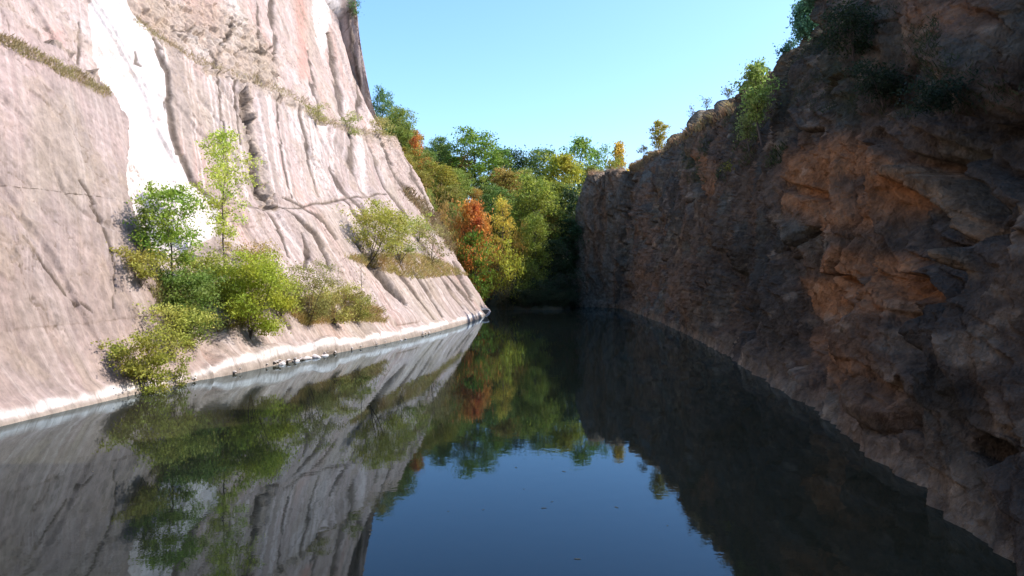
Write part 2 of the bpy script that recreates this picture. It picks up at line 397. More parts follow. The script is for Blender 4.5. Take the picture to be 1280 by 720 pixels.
C = mixc(C, (.36, .30, .24), sst(.25, .6, ridged(S2*.35, Z2*.3, 4., 57, 4)-.35)*.25)
bandh = .20+.12*noise(S2*.35, 0*S2, 0, 60)+.07*noise(S2*1.6, 0*S2, 0, 61)
C = mixc(C, (.88, .86, .86), sst(bandh+.16, bandh-.08, Z2)*.95)
C = mixc(C, (.30, .25, .20), sst(.10, .03, Z2)*.8)
st3 = fbm(S2*11, Z2*.12, 1., 64, 2)*wbr+fbm(Q*9, Z2*.1, 1., 64, 2)*(1-wbr)
C = mixc(C, (.28, .235, .205), sst(.25, .5, st3)*sst(-.1, .4, noise(S2*.3, Z2*.08, 0, 65))*.4*(1-mB*.7))
C = mixc(C, (.25, .21, .18), sst(.42, .55, fbm(S2*3.5, Z2*2.5, 2., 66, 3))*.5*(1-mB*.7))
C *= (1+.30*fbm(S2*1.8, Z2*1.1, 5., 58, 6, .65))[..., None]
C *= np.array((.775, .722, .68), np.float32)+(.22*mB*(1-mA))[..., None]
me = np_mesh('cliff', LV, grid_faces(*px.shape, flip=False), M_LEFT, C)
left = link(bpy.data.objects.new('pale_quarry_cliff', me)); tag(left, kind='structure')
LPX, LPY, LD = project(LV)
# right cliff ------------------------------------------------------
def rdens(p):
    d = np.clip(p[:, 1], 8, 400)
    return np.where(p[:, 1] < 11, .01, 1)*(1/d**1.25)*np.where(p[:, 1] > 160, 2.6, 1)
RP, RN, RS, RTP, RO = build_cliff(RSH, 1400, 660, RPROF,
    lambda S, P: np.where(P[:, 0] > 0, np.interp(S, RRS, RRZ), 0) if False else np.interp(P[:, 1], [-50, 40, 50, 59, 67, 74, 90, 102, 125, 150, 158, 163, 167, 172, 178, 204], [34, 30, 26.0, 24.3, 24.8, 25.2, 28.2, 29.2, 31.5, 33, 34.2, 32.6, 31.2, 31.5, 26.5, 20]),
    lambda S, P: np.interp(P[:, 1], [-50, 30, 60, 90, 150, 163, 168, 190, 204], [1.1, 1.25, 1.25, .9, .8, .5, .4, .5, .8]), -1, rdens, 1.12, 6.0)
qx, qy, qd = project(RP)
S3 = RS[:, None]+0*qx; Z3 = RP[..., 2]
near = sst(95, 45, RP[..., 1])
H = np.zeros(qx.shape)
a = math.radians(48)      # the beds dip towards the camera
U = S3*math.sin(a)-Z3*math.cos(a)*1.0       # across the beds
W = S3*math.cos(a)+Z3*math.sin(a)           # along the beds
warp = fbm(S3*.07, Z3*.07, 0., 101, 3)
U = U*near+(1-near)*(S3-.25*Z3); W = W*near+(1-near)*Z3
upz = sst(-.5, 5, Z3)
H += (1-near)*1.6*(ridged(S3*.13, Z3*.02, 0., 141, 3)-.65)*upz
H += 1.9*fbm(S3*.045, Z3*.05, 0., 102, 3)*upz
H += 1.5*(ridged(U*.12+warp*1.2, W*.035, 0., 103, 3)-.6)*(.3+.7*upz)
H += .9*(ridged(U*.33+warp*2, W*.09, 0., 104, 4)-.6)*(.4+.6*upz)
wu = U*.36+.8*fbm(S3*.22, Z3*.22, 0, 105, 2); wv = W*.10+.25*fbm(S3*.22, Z3*.22, 4, 106, 2)
c1, g1, g2, hx, hy = worley(wu, wv, 107)
H += ((c1-.5)*1.6+1.7*hx-.1*hy)*(.35+.65*upz)
c2, k1, k2, ix_, iy_ = worley(wu*2.4+3, wv*2.2, 117)
H += ((c2-.5)*.42+.45*ix_)
c4, l1, l2, jx_, jy_ = worley(U*1.7+1.4*fbm(S3*.8, Z3*.8, 0, 8, 3), W*.8, 127)
H += (c4-.5)*.14+.16*jx_
c6, m1, m2, kx_, ky_ = worley(U*4.0+1.5*fbm(S3*2, Z3*2, 0, 9, 2), W*2.2, 137)
H += (c6-.5)*.04+.05*kx_
H += .16*fbm(S3*1.5, Z3*1.5, 0., 108, 5)
H -= .45*sst(.07, .0, g2-g1)
vx = qx+5*fbm(S3*.6, Z3*.6, 0, 109, 3); vy = qy+5*fbm(S3*.6, Z3*.6, 5, 110, 3)
def stroke(pts, w, a):
    global H
    d, t = dpoly(vx, vy, pts); H += a*sst(w, w*.3, d)*sst(0, .08, t)*sst(1, .9, t)
stroke([(1165, 215), (1215, 262), (1290, 350)], 16, 1.0)
stroke([(1185, 200), (1240, 245), (1300, 310)], 12, -1.3)
stroke([(1170, 140), (1225, 190), (1300, 265)], 12, .7)
stroke([(1140, 170), (1200, 225)], 10, -.8)
stroke([(1045, 345), (1090, 385), (1135, 410)], 5, -.7)
stroke([(1095, 350), (1130, 385)], 5, -.6)
stroke([(1180, 395), (1180, 440), (1230, 490)], 34, -1.3)
stroke([(1260, 560), (1300, 600)], 26, -1.2)
stroke([(820, 210), (822, 290), (835, 380)], 7, -1.4)
stroke([(788, 205), (786, 300), (788, 392)], 9, -2.6)
stroke([(752, 225), (755, 300), (752, 385)], 4, -.9)
stroke([(768, 240), (770, 330)], 4, .7)
stroke([(865, 190), (890, 260), (880, 330)], 6, -1.0)
stroke([(800, 230), (806, 300), (812, 385)], 7, .8)
stroke([(900, 300), (935, 360), (940, 420)], 10, -1.0)
stroke([(1000, 230), (1050, 250), (1060, 275)], 9, -.9)
# the foot: a low shelf above the water
foot = np.exp(-((Z3-.5)/1.1)**2)
H += foot*(.45+.7*fbm(S3*.25, 0*S3, 0, 112, 4))
H *= (1-.75*RTP[None, :])*(.3+.7*sst(-.6, 1.2, Z3))
H = np.where(RP[..., 1] > 150, H*.75, H)
RV = RP+RN*H[..., None]
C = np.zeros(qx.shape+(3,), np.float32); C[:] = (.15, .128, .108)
na = fbm(U*.12, W*.06, 1., 120, 4); nb_ = fbm(S3*.35, Z3*.35, 2., 121, 5); nc = fbm(U*.5, W*.12, 3., 122, 4)
C = mixc(C, (.22, .155, .115), sst(0, .4, na+.25*nc)*.65)
C = mixc(C, (.075, .075, .075), sst(.0, .35, nb_+.35*nc)*.8)
C = mixc(C, (.13, .15, .145), sst(.12, .4, fbm(S3*.28, Z3*.22, 7., 123, 5))*.8)
ow = lambda P_, w=10: mask(vx, vy, P_, w)
org = np.clip(ow([(1000, 195), (1120, 175), (1180, 215), (1190, 250), (1140, 290), (1060, 300), (1010, 260)], 16)+ow([(1055, 330), (1100, 320), (1190, 330), (1210, 370), (1160, 410), (1120, 395), (1070, 375)], 12)+ow([(1010, 350), (1060, 350), (1090, 400), (1060, 415), (1020, 390)], 10)
    +ow([(1010, 420), (1120, 400), (1130, 480), (1060, 500)], 16)*.8+ow([(870, 190), (900, 200), (905, 260), (885, 240)], 6)*.8+ow([(1150, 0), (1280, 0), (1280, 50), (1180, 60)], 18)*.5, 0, 1)
C = mixc(C, (.46, .255, .135), org*.9*sst(-.5, .0, nb_+.3*nc+.25))
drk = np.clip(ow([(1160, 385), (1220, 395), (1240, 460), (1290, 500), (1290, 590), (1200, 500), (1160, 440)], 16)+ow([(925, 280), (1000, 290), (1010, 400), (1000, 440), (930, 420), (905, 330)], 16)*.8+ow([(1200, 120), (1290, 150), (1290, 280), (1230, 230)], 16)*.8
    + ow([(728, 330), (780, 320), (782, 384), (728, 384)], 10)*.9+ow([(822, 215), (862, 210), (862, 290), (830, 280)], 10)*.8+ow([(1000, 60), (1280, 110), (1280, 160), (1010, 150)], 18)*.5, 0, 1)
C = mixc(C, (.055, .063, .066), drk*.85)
C = mixc(C, (.34, .27, .19), ow([(1160, 212), (1180, 212), (1290, 335), (1290, 365), (1215, 275)], 5)*.7)
C = mixc(C, (.30, .25, .18), ow([(1175, 50), (1240, 40), (1250, 70), (1185, 80)], 10)*.6)
gr = np.clip(ow([(990, 70), (1060, 20), (1150, 90), (1110, 150), (1000, 140)], 22)*.7+ow([(855, 190), (880, 190), (880, 225), (862, 225)], 8)*.8, 0, 1)
C = mixc(C, (.05, .07, .03), gr*sst(-.3, .3, nb_)*.9)
top = sst(-3.5, -.5, Z3-np.max(Z3, axis=1, keepdims=True))
C = mixc(C, (.20, .15, .09), top*.7)
C = mixc(C, (.26, .235, .20), sst(.9, .2, Z3+1.6*nb_)*.6)
C = mixc(C, (.55, .5, .42), sst(.32, .5, fbm(S3*.8, Z3*.8, 9., 130, 4))*.3)
C *= (1+.25*fbm(S3*2.2, Z3*2.2, 5., 131, 4))[..., None]
fs_ = fbm(S3*.33, Z3*.03, 5., 140, 3)
C = mixc(C, (.21, .155, .12), (1-near)*sst(.1, .4, fs_)*.6); C = mixc(C, (.16, .17, .165), (1-near)*sst(.1, .4, -fs_)*.6)
C = mixc(C, (.05, .045, .04), sst(.06, .0, g2-g1)*.7)
C = mixc(C, (.20, .19, .175), sst(163.5, 166, RP[..., 1])*.75*sst(-.5, .2, nb_+.3)); C = mixc(C, (.24, .16, .11), sst(163.5, 166, RP[..., 1])*sst(.0, .3, fbm(S3*.5, Z3*.06, 2., 150, 3))*.6)
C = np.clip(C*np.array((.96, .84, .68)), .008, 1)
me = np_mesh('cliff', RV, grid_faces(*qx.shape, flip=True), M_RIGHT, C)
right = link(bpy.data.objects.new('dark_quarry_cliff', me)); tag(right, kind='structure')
RPX, RPY, RD = project(RV)
def surf(px_, py_, which='L', r=1.6):
    X, Y, D, V = (LPX, LPY, LD, LV) if which == 'L' else (RPX, RPY, RD, RV)
    while True:
        m = (np.abs(X-px_) < r) & (np.abs(Y-py_) < r) & (V[..., 2] > -.5) & (V[..., 1] > 5)
        if m.any(): break
        r *= 1.6
        if r > 60: return None
    i = np.argmin(np.where(m, D, 1e9)); return V.reshape(-1, 3)[i].copy()
# ------------------------------------------------------------------ ground
def sdist(X, Y, shore, side):
    pts = resample(shore, 160)[0]
    best = np.full(X.shape, 1e9); sg = np.zeros(X.shape)
    for (ax, ay), (bx, by) in zip(pts[:-1], pts[1:]):
        vx_, vy_ = bx-ax, by-ay
        t = np.clip(((X-ax)*vx_+(Y-ay)*vy_)/(vx_**2+vy_**2), 0, 1)
        d = np.hypot(X-ax-t*vx_, Y-ay-t*vy_)
        cr = (vx_*(Y-ay)-vy_*(X-ax))*side
        m = d < best; best = np.where(m, d, best); sg = np.where(m, np.sign(cr), sg)
    return best*sg
def ground_h(X, Y):
    X = np.asarray(X, float); Y = np.asarray(Y, float)
    dl = sdist(X, Y, LSH, 1); dr = sdist(X, Y, RSH, -1)
    hl = np.interp(dl-4.5, LPROF[:, 0], LPROF[:, 1])-1.2
    hl = np.where(dl > 0, hl, -4); rimL = np.interp(Y, [-45, 20, 50, 80, 150, 175], [39, 41, 49, 59, 64, 50])
    hl = np.minimum(hl, rimL)
    k = np.interp(Y, [-50, 30, 60, 90, 150, 163, 168, 190, 204], [1.1, 1.25, 1.25, .9, .8, .5, .4, .5, .8])
    hr = np.interp((dr-4.5)/k, RPROF[:, 0], RPROF[:, 1])-1.5
    rimR = np.interp(Y, [-50, 40, 50, 59, 67, 74, 90, 102, 125, 150, 158, 163, 167, 172, 178, 204], [34, 30, 26.0, 24.3, 24.8, 25.2, 28.2, 29.2, 31.5, 33, 34.2, 32.6, 31.2, 31.5, 26.5, 20])-.8
    hr = np.where(dr > 0, np.minimum(hr, rimR), -4)
    g = Y-(151+25*sst(11, 16, X))
    hf = np.clip(g*.45, -4, 26)+np.clip(-X-8, 0, 60)*.6*sst(0, 14, g)
    hf = np.minimum(hf, 58)
    hf = np.where(g > 0, hf, -4)
    h = np.maximum(np.maximum(hl*(Y < 176), hr*(Y < 204)), hf)
    h = np.where((Y < 176) & (dl > 0), np.maximum(hl, hf*0-4), h)
    h = np.where((Y >= 152) & (dl < 0) & (dr < 0), hf, h)
    h = np.where((dr > 0) & (Y < 204), np.maximum(hr, np.where(Y > 185, hf*.9, -4)), h)
    return h+.5*noise(X*.12, Y*.12, 0, 200)*(h > -3)+.2*noise(X*.6, Y*.6, 0, 201)*(h > -3)
ax = np.r_[-3000, -1500, -800, -400, -250, np.arange(-180, 180.1, 1.5), 250, 400, 800, 1500, 3000]
ay = np.r_[-3000, -1500, -700, -300, -160, np.arange(-100, 330.1, 1.5), 400, 600, 1000, 1800, 3500]
GX, GY = np.meshgrid(ax, ay, indexing='ij')
GZ = ground_h(np.clip(GX, -180, 180), np.clip(GY, -100, 330))
me = np_mesh('ground', np.stack([GX, GY, GZ], -1), grid_faces(*GX.shape), M_GROUND)
tag(link(bpy.data.objects.new('ground', me)), kind='structure')
# ------------------------------------------------------------------ water
def water_mat():
    m, nt, out = newmat('still_water'); L = nt.links.new
    b = N(nt, 'ShaderNodeBsdfDiffuse'); gl = N(nt, 'ShaderNodeBsdfGlossy', i_Roughness=.02); gl.inputs['Color'].default_value = (.62, .79, .92, 1)
    fr = N(nt, 'ShaderNodeFresnel', i_IOR=1.333); mxs = N(nt, 'ShaderNodeMixShader')
    b.inputs['Color'].default_value = (.028, .026, .015, 1)
    tc = N(nt, 'ShaderNodeTexCoord')
    n1 = N(nt, 'ShaderNodeTexNoise', i_Scale=1.4, i_Detail=3.0, i_Roughness=.55)
    n2 = N(nt, 'ShaderNodeTexNoise', i_Scale=7.0, i_Detail=2.0)
    n3 = N(nt, 'ShaderNodeTexNoise', i_Scale=.07, i_Detail=2.0)
    for n in (n1, n2, n3): L(tc.outputs['Object'], n.inputs['Vector'])
    a1 = N(nt, 'ShaderNodeMath', operation='MULTIPLY_ADD', i_1=.12); L(n2.outputs['Fac'], a1.inputs[0]); L(n1.outputs['Fac'], a1.inputs[2])
    mr = N(nt, 'ShaderNodeMapRange'); mr.inputs['From Min'].default_value = .4; mr.inputs['From Max'].default_value = .62
    mr.inputs['To Min'].default_value = .25; mr.inputs['To Max'].default_value = 1.0
    L(n3.outputs['Fac'], mr.inputs['Value'])
    bp = N(nt, 'ShaderNodeBump', i_Distance=.0032); L(mr.outputs[0], bp.inputs['Strength'])
    L(a1.outputs[0], bp.inputs['Height']); L(bp.outputs[0], gl.inputs['Normal']); L(bp.outputs[0], fr.inputs['Normal'])
    L(fr.outputs[0], mxs.inputs[0]); L(b.outputs[0], mxs.inputs[1]); L(gl.outputs[0], mxs.inputs[2]); L(mxs.outputs[0], out.inputs[0]); return m
M_WATER = water_mat()
V = [(-60, -90, 0), (60, -90, 0), (60, 196, 0), (-60, 196, 0)]
tag(link(bpy.data.objects.new('water', np_mesh('water', V, [(0, 1, 2, 3)], M_WATER))), kind='structure')
# ------------------------------------------------------------------ plants
def tubes(chains, sides=5):
    Vs, Fs = [], []; o = 0
    for pts, rad in chains:
        n = len(pts)
        for i in range(n):
            t = pts[min(i+1, n-1)]-pts[max(i-1, 0)]; t = t/(np.linalg.norm(t)+1e-9)
            u = np.cross(t, (0.3, 1, .1)); u /= np.linalg.norm(u)+1e-9; w = np.cross(t, u)
            for k in range(sides):
                an = 2*math.pi*k/sides
                Vs.append(pts[i]+(u*math.cos(an)+w*math.sin(an))*rad[i])
        for i in range(n-1):
            for k in range(sides):
                k2 = (k+1) % sides
                Fs.append((o+i*sides+k, o+i*sides+k2, o+(i+1)*sides+k2, o+(i+1)*sides+k))
        o += n*sides
    return np.array(Vs), np.array(Fs)
def leaves(pts, size, rng, flat=.5, aspect=.6):
    n = len(pts)
    d = rng.normal(size=(n, 3)); d /= np.linalg.norm(d, axis=1)[:, None]
    nr = rng.normal(size=(n, 3)); nr[:, 2] += flat*2; nr -= (nr*d).sum(1)[:, None]*d
    nr /= np.linalg.norm(nr, axis=1)[:, None]+1e-9
    s = np.cross(nr, d); sz = size*rng.uniform(.55, 1.35, (n, 1))
    a_ = pts-d*sz*.5; b_ = pts+s*sz*aspect*.5+nr*sz*.08; c_ = pts+d*sz*.55; e_ = pts-s*sz*aspect*.5+nr*sz*.08
    V = np.stack([a_, b_, c_, e_], 1).reshape(-1, 3)
    return V, np.arange(4*n).reshape(-1, 4)
def tree_meshes(name, h, r, base, nl, ls, seed, shape='round', nb=26, clump=.5, lean=(0, 0), stems=1, twigs=3, airy=.0, grass=False, tr=None, droop=0.):
    """tapered trunk and limbs; leaf-sized faces gathered in clumps on the twigs"""
    rng = np.random.default_rng(seed); ch = []; tips = []; wts = []
    tr = tr or h*.016+.02
    for s in range(stems):
        sp = rng.normal(size=2)*r*(.45 if stems > 1 else .05)
        n = 9; pts = []
        hh = h*(rng.uniform(.7, 1) if stems > 1 else 1)
        wob = rng.normal(size=(n, 2)).cumsum(0)*h*.012
        for i in range(n):
            t = i/(n-1)
            pts.append(np.array([sp[0]*t**.8+wob[i, 0]+lean[0]*t*t, sp[1]*t**.8+wob[i, 1]+lean[1]*t*t, hh*.96*t-(.25 if i == 0 else 0)]))
        trs = tr/(stems**.5)
        ch.append((pts, [trs*(1-.88*i/(n-1)) for i in range(n)]))
        pa = np.array(pts)
        for b in range(max(3, nb//stems)):
            t = base+(1-base)*(b+rng.uniform(0, 1))/max(3, nb//stems); t = min(t, .985)
            p0 = np.array([np.interp(t*(n-1), range(n), pa[:, k]) for k in range(3)])
            tt = (t-base)/(1-base+1e-6)
            if shape == 'round': L_ = r*math.sqrt(max(.08, 1-(tt*1.7-.75)**2*.95))
            elif shape == 'cone': L_ = r*(1.03-tt)**.8
            elif shape == 'column': L_ = r*math.sqrt(max(.12, 1-(tt*2-1)**2*.9))
            elif shape == 'flat': L_ = r*(.5+.5*tt)
            else: L_ = r*max(.15, math.sin(math.pi*(.12+.8*tt)))
            L_ *= rng.uniform(.6, 1.15)
            an = b*2.4+rng.uniform(-.5, .5); el = rng.uniform(.1, .75)-droop
            dr_ = np.array([math.cos(an)*math.cos(el), math.sin(an)*math.cos(el), math.sin(el)])
            q = [p0+dr_*L_*k/4+np.array([0, 0, -.10*L_*droop*k])+rng.normal(size=3)*L_*.04*(k > 0) for k in range(5)]
            rb_ = trs*(1-.85*t)*.5
            ch.append((q, [rb_*(1-.2*k) for k in range(5)]))
            for k in (2, 3, 4):
                tips.append(q[k]); wts.append(.5+.25*k)
                for _ in range(twigs if k > 1 else 1):
                    e = rng.normal(size=3); e /= np.linalg.norm(e); e[2] = e[2]*.7+.15
                    tp_ = q[k]+e*L_*rng.uniform(.18, .42); tips.append(tp_); wts.append(1.)
                    if rng.random() < .35+airy: ch.append(([q[k], (q[k]+tp_)/2+rng.normal(size=3)*.02*L_, tp_], [rb_*.4, rb_*.28, rb_*.12]))
        tips.append(pa[-1]); wts.append(1.2)
    tips = np.array(tips); wts = np.array(wts)*rng.uniform(.15, 1.6, len(tips))
    if airy: wts *= rng.random(len(tips)) > airy
    wts /= wts.sum()
    idx = rng.choice(len(tips), nl, p=wts)
    sg = clump*(.6+.8*rng.random(len(tips)))[idx][:, None]
    P = tips[idx]+rng.normal(size=(nl, 3))*sg*np.array([1, 1, .62])
    P[:, 2] = np.maximum(P[:, 2], .03*h)
    lv, lf = leaves(P, ls, rng)
    tv, tf = tubes(ch, 5)
    return np_mesh(name+'_trunk', tv, tf, M_BARK), np_mesh(name+'_crown', lv, lf, M_LEAF, smooth=False)
CAT = {}
def plant(name, label, cat, meshes, loc, col, scale=1.0, rot=0.0, group=None, tilt=(0, 0)):
    root = bpy.data.objects.new(name, None); COL.objects.link(root)
    root.empty_display_size = .3
    root.location = loc; root.rotation_euler = (tilt[0], tilt[1], rot)
    root.scale = scale if hasattr(scale, '__len__') else (scale,)*3
    t = link(bpy.data.objects.new('trunk', meshes[0]), root)
    c = link(bpy.data.objects.new('crown', meshes[1]), root); c.color = (*col, 1)
    return tag(root, label, cat, group)
GREEN = (.085, .15, .035); DGREEN = (.045, .085, .03); OLIVE = (.15, .15, .04); YGREEN = (.32, .37, .08); YELLOW = (.5, .4, .07)
BROWN = (.22, .14, .06); ORANGE = (.50, .15, .035); RUST = (.33, .13, .05); BLUEG = (.05, .12, .06); TAN = (.30, .22, .10); LIME = (.24, .32, .05)
# prototypes for the far wood: real height 10 m, scaled per tree
PROTO = {
 'round': [tree_meshes('broad', 10, 3.0, .10, 7500, .27, 11, 'round', 44, .36), tree_meshes('broad', 10, 2.8, .12, 7500, .27, 12, 'egg', 44, .34), tree_meshes('broad', 10, 3.2, .10, 7500, .27, 13, 'column', 44, .40)],
 'airy': [tree_meshes('airy', 10, 2.7, .22, 3600, .27, 21, 'egg', 34, .32, airy=.3), tree_meshes('airy', 10, 2.6, .2, 3200, .26, 22, 'column', 34, .30, airy=.3)],
 'cone': [tree_meshes('cone', 10, 2.5, .15, 3600, .30, 31, 'cone', 34, .30), tree_meshes('cone', 10, 2.2, .12, 3200, .30, 32, 'column', 34, .30)],
 'shrub': [tree_meshes('shrub', 4, 2.2, .10, 2600, .20, 41, 'round', 26, .30, stems=4), tree_meshes('shrub', 4, 2.5, .08, 2600, .20, 42, 'flat', 26, .30, stems=5)],
}
FB = [  # px, py of top, distance, half-width px, kind, colour, name, label, category
 (590, 163, 212, 46, 'round', GREEN, 'broadleaf_tree', 'big round green tree on the skyline at the left of the far wood', 'tree'),
 (556, 178, 222, 34, 'round', (.07, .13, .05), 'broadleaf_tree', 'dark green skyline tree just left of the big round green one', 'tree'),
 (534, 196, 196, 22, 'airy', BROWN, 'broadleaf_tree', 'thin brownish tree standing right behind the pale cliff edge', 'tree'),
 (548, 205, 188, 24, 'round', OLIVE, 'broadleaf_tree', 'olive tree below the skyline beside the thin brownish one', 'tree'),
 (627, 183, 226, 30, 'round', (.06, .12, .04), 'broadleaf_tree', 'dark skyline tree just right of the big round green one', 'tree'),
 (650, 188, 232, 28, 'round', DGREEN, 'broadleaf_tree', 'low dark tree in the middle dip of the skyline', 'tree'),
 (676, 187, 230, 28, 'round', (.075, .12, .045), 'broadleaf_tree', 'dull green skyline tree behind the yellow green tree', 'tree'),
 (700, 190, 204, 34, 'round', (.20, .22, .045), 'broadleaf_tree', 'yellow green broad tree left of the far outcrop, below the airy skyline tree', 'tree'),
 (722, 168, 222, 30, 'airy', (.09, .17, .05), 'broadleaf_tree', 'tallest airy green tree on the skyline left of the outcrop', 'tree'),
 (746, 182, 226, 20, 'airy', (.10, .17, .05), 'broadleaf_tree', 'sparse green tree rising just behind the outcrop top', 'tree'),
 (779, 170, 212, 20, 'cone', (.36, .25, .06), 'broadleaf_tree', 'golden brown conical tree behind the outcrop top', 'tree'),
 (765, 196, 208, 12, 'airy', (.15, .17, .05), 'broadleaf_tree', 'small thin tree at the foot of the golden brown conical tree', 'tree'),
 (665, 222, 172, 34, 'round', (.13, .17, .045), 'broadleaf_tree', 'large light green tree in the middle of the wooded slope', 'tree'),
 (640, 212, 196, 30, 'round', (.16, .13, .05), 'broadleaf_tree', 'brownish olive tree uphill of the light green middle tree', 'tree'),
 (612, 232, 186, 26, 'round', (.06, .11, .04), 'broadleaf_tree', 'dark green tree uphill between the orange maple and the yellowing tree', 'tree'),
 (627, 246, 164, 19, 'airy', (.32, .27, .07), 'broadleaf_tree', 'slim yellowing tree right of the orange maple', 'tree'),
 (588, 246, 151.6, 11, 'round', (.60, .28, .06), 'maple_tree', 'bright orange red maple on the slope above the pale cliff foot', 'tree'),
 (594, 290, 151, 15, 'round', (.09, .17, .04), 'broadleaf_tree', 'small green tree directly below the orange maple', 'tree'),
 (563, 232, 184, 26, 'round', (.13, .14, .05), 'broadleaf_tree', 'olive green tree uphill left of the orange maple', 'tree'),
 (700, 226, 190, 28, 'round', (.10, .13, .04), 'broadleaf_tree', 'mid green tree right of the light green middle tree', 'tree'),
 (716, 236, 184, 22, 'round', DGREEN, 'broadleaf_tree', 'dark tree pressed against the left side of the outcrop', 'tree'),
 (690, 262, 172, 22, 'airy', (.16, .14, .05), 'broadleaf_tree', 'thin olive brown tree in front of the mid green tree', 'tree'),
 (708, 272, 172, 24, 'round', DGREEN, 'broadleaf_tree', 'dark shaded tree low beside the outcrop face', 'tree'),
 (688, 300, 164, 24, 'round', (.05, .08, .03), 'broadleaf_tree', 'shaded tree low on the slope right of the green yellow bush', 'tree'),
 (668, 268, 160, 20, 'round', (.11, .15, .04), 'broadleaf_tree', 'light green tree growing just above the green yellow bush', 'tree'),
 (636, 303, 153, 25, 'shrub', (.22, .25, .05), 'shrub', 'bright green yellow bush low above the lake end', 'shrub'),
 (660, 322, 156, 20, 'shrub', (.09, .13, .04), 'shrub', 'dark green bush right of the bright green yellow one', 'shrub'),
 (612, 300, 156, 20, 'shrub', (.17, .12, .05), 'shrub', 'brown bush between the orange maple and the green yellow bush', 'shrub'),
 (608, 322, 154, 17, 'shrub', (.13, .10, .045), 'shrub', 'reddish brown low bush beside the pale cliff corner', 'shrub'),
 (648, 282, 166, 15, 'shrub', (.17, .14, .05), 'shrub', 'small olive brown bush above the green yellow bush', 'shrub'),
 (562, 258, 158, 17, 'shrub', (.17, .12, .07), 'shrub', 'pinkish brown bush left of the orange maple', 'shrub'),
 (574, 284, 155, 17, 'shrub', (.20, .17, .06), 'shrub', 'tan bush just below the pinkish brown one', 'shrub'),
 (590, 306, 153, 15, 'shrub', (.19, .17, .06), 'shrub', 'olive tan bush half way down the cliff edge', 'shrub'),
 (548, 238, 163, 17, 'shrub', (.20, .15, .07), 'shrub', 'dry brown bush high on the cliff edge', 'shrub'),
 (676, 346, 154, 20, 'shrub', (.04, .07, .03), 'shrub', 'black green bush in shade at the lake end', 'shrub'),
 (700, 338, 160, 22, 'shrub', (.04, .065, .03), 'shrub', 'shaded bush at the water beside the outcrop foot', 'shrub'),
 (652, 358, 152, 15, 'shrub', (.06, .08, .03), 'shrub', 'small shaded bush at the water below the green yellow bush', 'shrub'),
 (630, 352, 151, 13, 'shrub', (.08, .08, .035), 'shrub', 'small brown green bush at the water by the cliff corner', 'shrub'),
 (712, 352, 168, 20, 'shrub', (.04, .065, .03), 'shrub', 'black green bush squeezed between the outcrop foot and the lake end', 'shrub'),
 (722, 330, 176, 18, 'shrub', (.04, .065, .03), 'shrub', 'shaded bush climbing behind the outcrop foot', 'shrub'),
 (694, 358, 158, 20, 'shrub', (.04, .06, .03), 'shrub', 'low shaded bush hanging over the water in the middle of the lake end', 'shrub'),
 (520, 186, 190, 22, 'round', (.12, .14, .05), 'broadleaf_tree', 'green tree behind the lower edge of the pale cliff skyline', 'tree'),
 (506, 158, 196, 24, 'round', (.10, .14, .045), 'broadleaf_tree', 'green tree half way up the pale cliff skyline', 'tree'),
 (519, 168, 192, 11, 'egg', RUST, 'broadleaf_tree', 'small rust red tree on the edge of the pale cliff skyline', 'tree'),
 (492, 134, 200, 22, 'round', (.11, .15, .05), 'broadleaf_tree', 'leafy green tree high behind the pale cliff edge', 'tree'),
 (478, 112, 204, 12, 'round', (.06, .12, .06), 'broadleaf_tree', 'small dark tree highest behind the pale cliff edge', 'tree'),
 (500, 182, 190, 20, 'round', (.16, .15, .05), 'broadleaf_tree', 'yellowish tree below the leafy green one behind the cliff edge', 'tree'),
 (520, 214, 182, 18, 'round', (.15, .14, .05), 'broadleaf_tree', 'olive tree lowest along the cliff edge skyline', 'tree'),
 (655, 246, 180, 24, 'round', (.09, .12, .04), 'broadleaf_tree', 'dull green tree just behind the light green middle tree', 'tree'),
 (735, 205, 215, 22, 'round', (.12, .16, .05), 'broadleaf_tree', 'bushy green tree half hidden by the left shoulder of the outcrop', 'tree'),
]
rnd = random.Random(4)
for i, (tx, ty, d, hw, kind, col, nm, lab, cat) in enumerate(FB):
    X, Y = (tx-640)/F*d, d
    ztop = CAMH+(HZ-ty)/F*d
    g = float(ground_h(np.array([X]), np.array([Y]))[0])
    hgt = ztop-g
    mx_h = 2.6*hw*d/F*1.15 if kind != 'shrub' else 1.5*hw*d/F
    hgt = max(hgt, 2.0)
    hgt = min(hgt, 32); z0 = g
    k = 'cone' if kind == 'egg' else kind
    pr = PROTO[k]; ms = pr[i % len(pr)]
    h0 = 4. if k == 'shrub' else 10.
    r0 = {'round': 3.4, 'airy': 3.0, 'cone': 2.6, 'shrub': 2.7}[k]
    sx = hw*d/F/r0*1.15
    sz = hgt/h0/1.0
    if k != 'shrub': sx = min(max(sx, sz*.6), sz*1.25)
    col = (min(.62, col[0]*2.0+.02), col[1]*1.8+.02, col[2]*1.1) if max(col) > .09 and nm != 'maple_tree' else col
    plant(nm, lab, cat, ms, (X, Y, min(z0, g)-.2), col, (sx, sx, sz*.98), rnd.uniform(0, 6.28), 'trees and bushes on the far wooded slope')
def fill_tree(i, X, Y, zt, col, lab, grp):
    g = float(ground_h(np.array([X]), np.array([Y]))[0])
    pr = PROTO['round']; s = zt/10
    plant('broadleaf_tree', lab, 'tree', pr[i % 3], (X, Y, g-.3), (col[0]*1.7, col[1]*1.5, col[2]), (s*rnd.uniform(.85, 1.2), s*rnd.uniform(.85, 1.2), s), rnd.uniform(0, 6.28), grp)
PAL = [(.17, .23, .07), (.12, .19, .06), (.24, .24, .08), (.16, .19, .07), (.30, .23, .09), (.10, .17, .06), (.18, .25, .08)]
k = 0
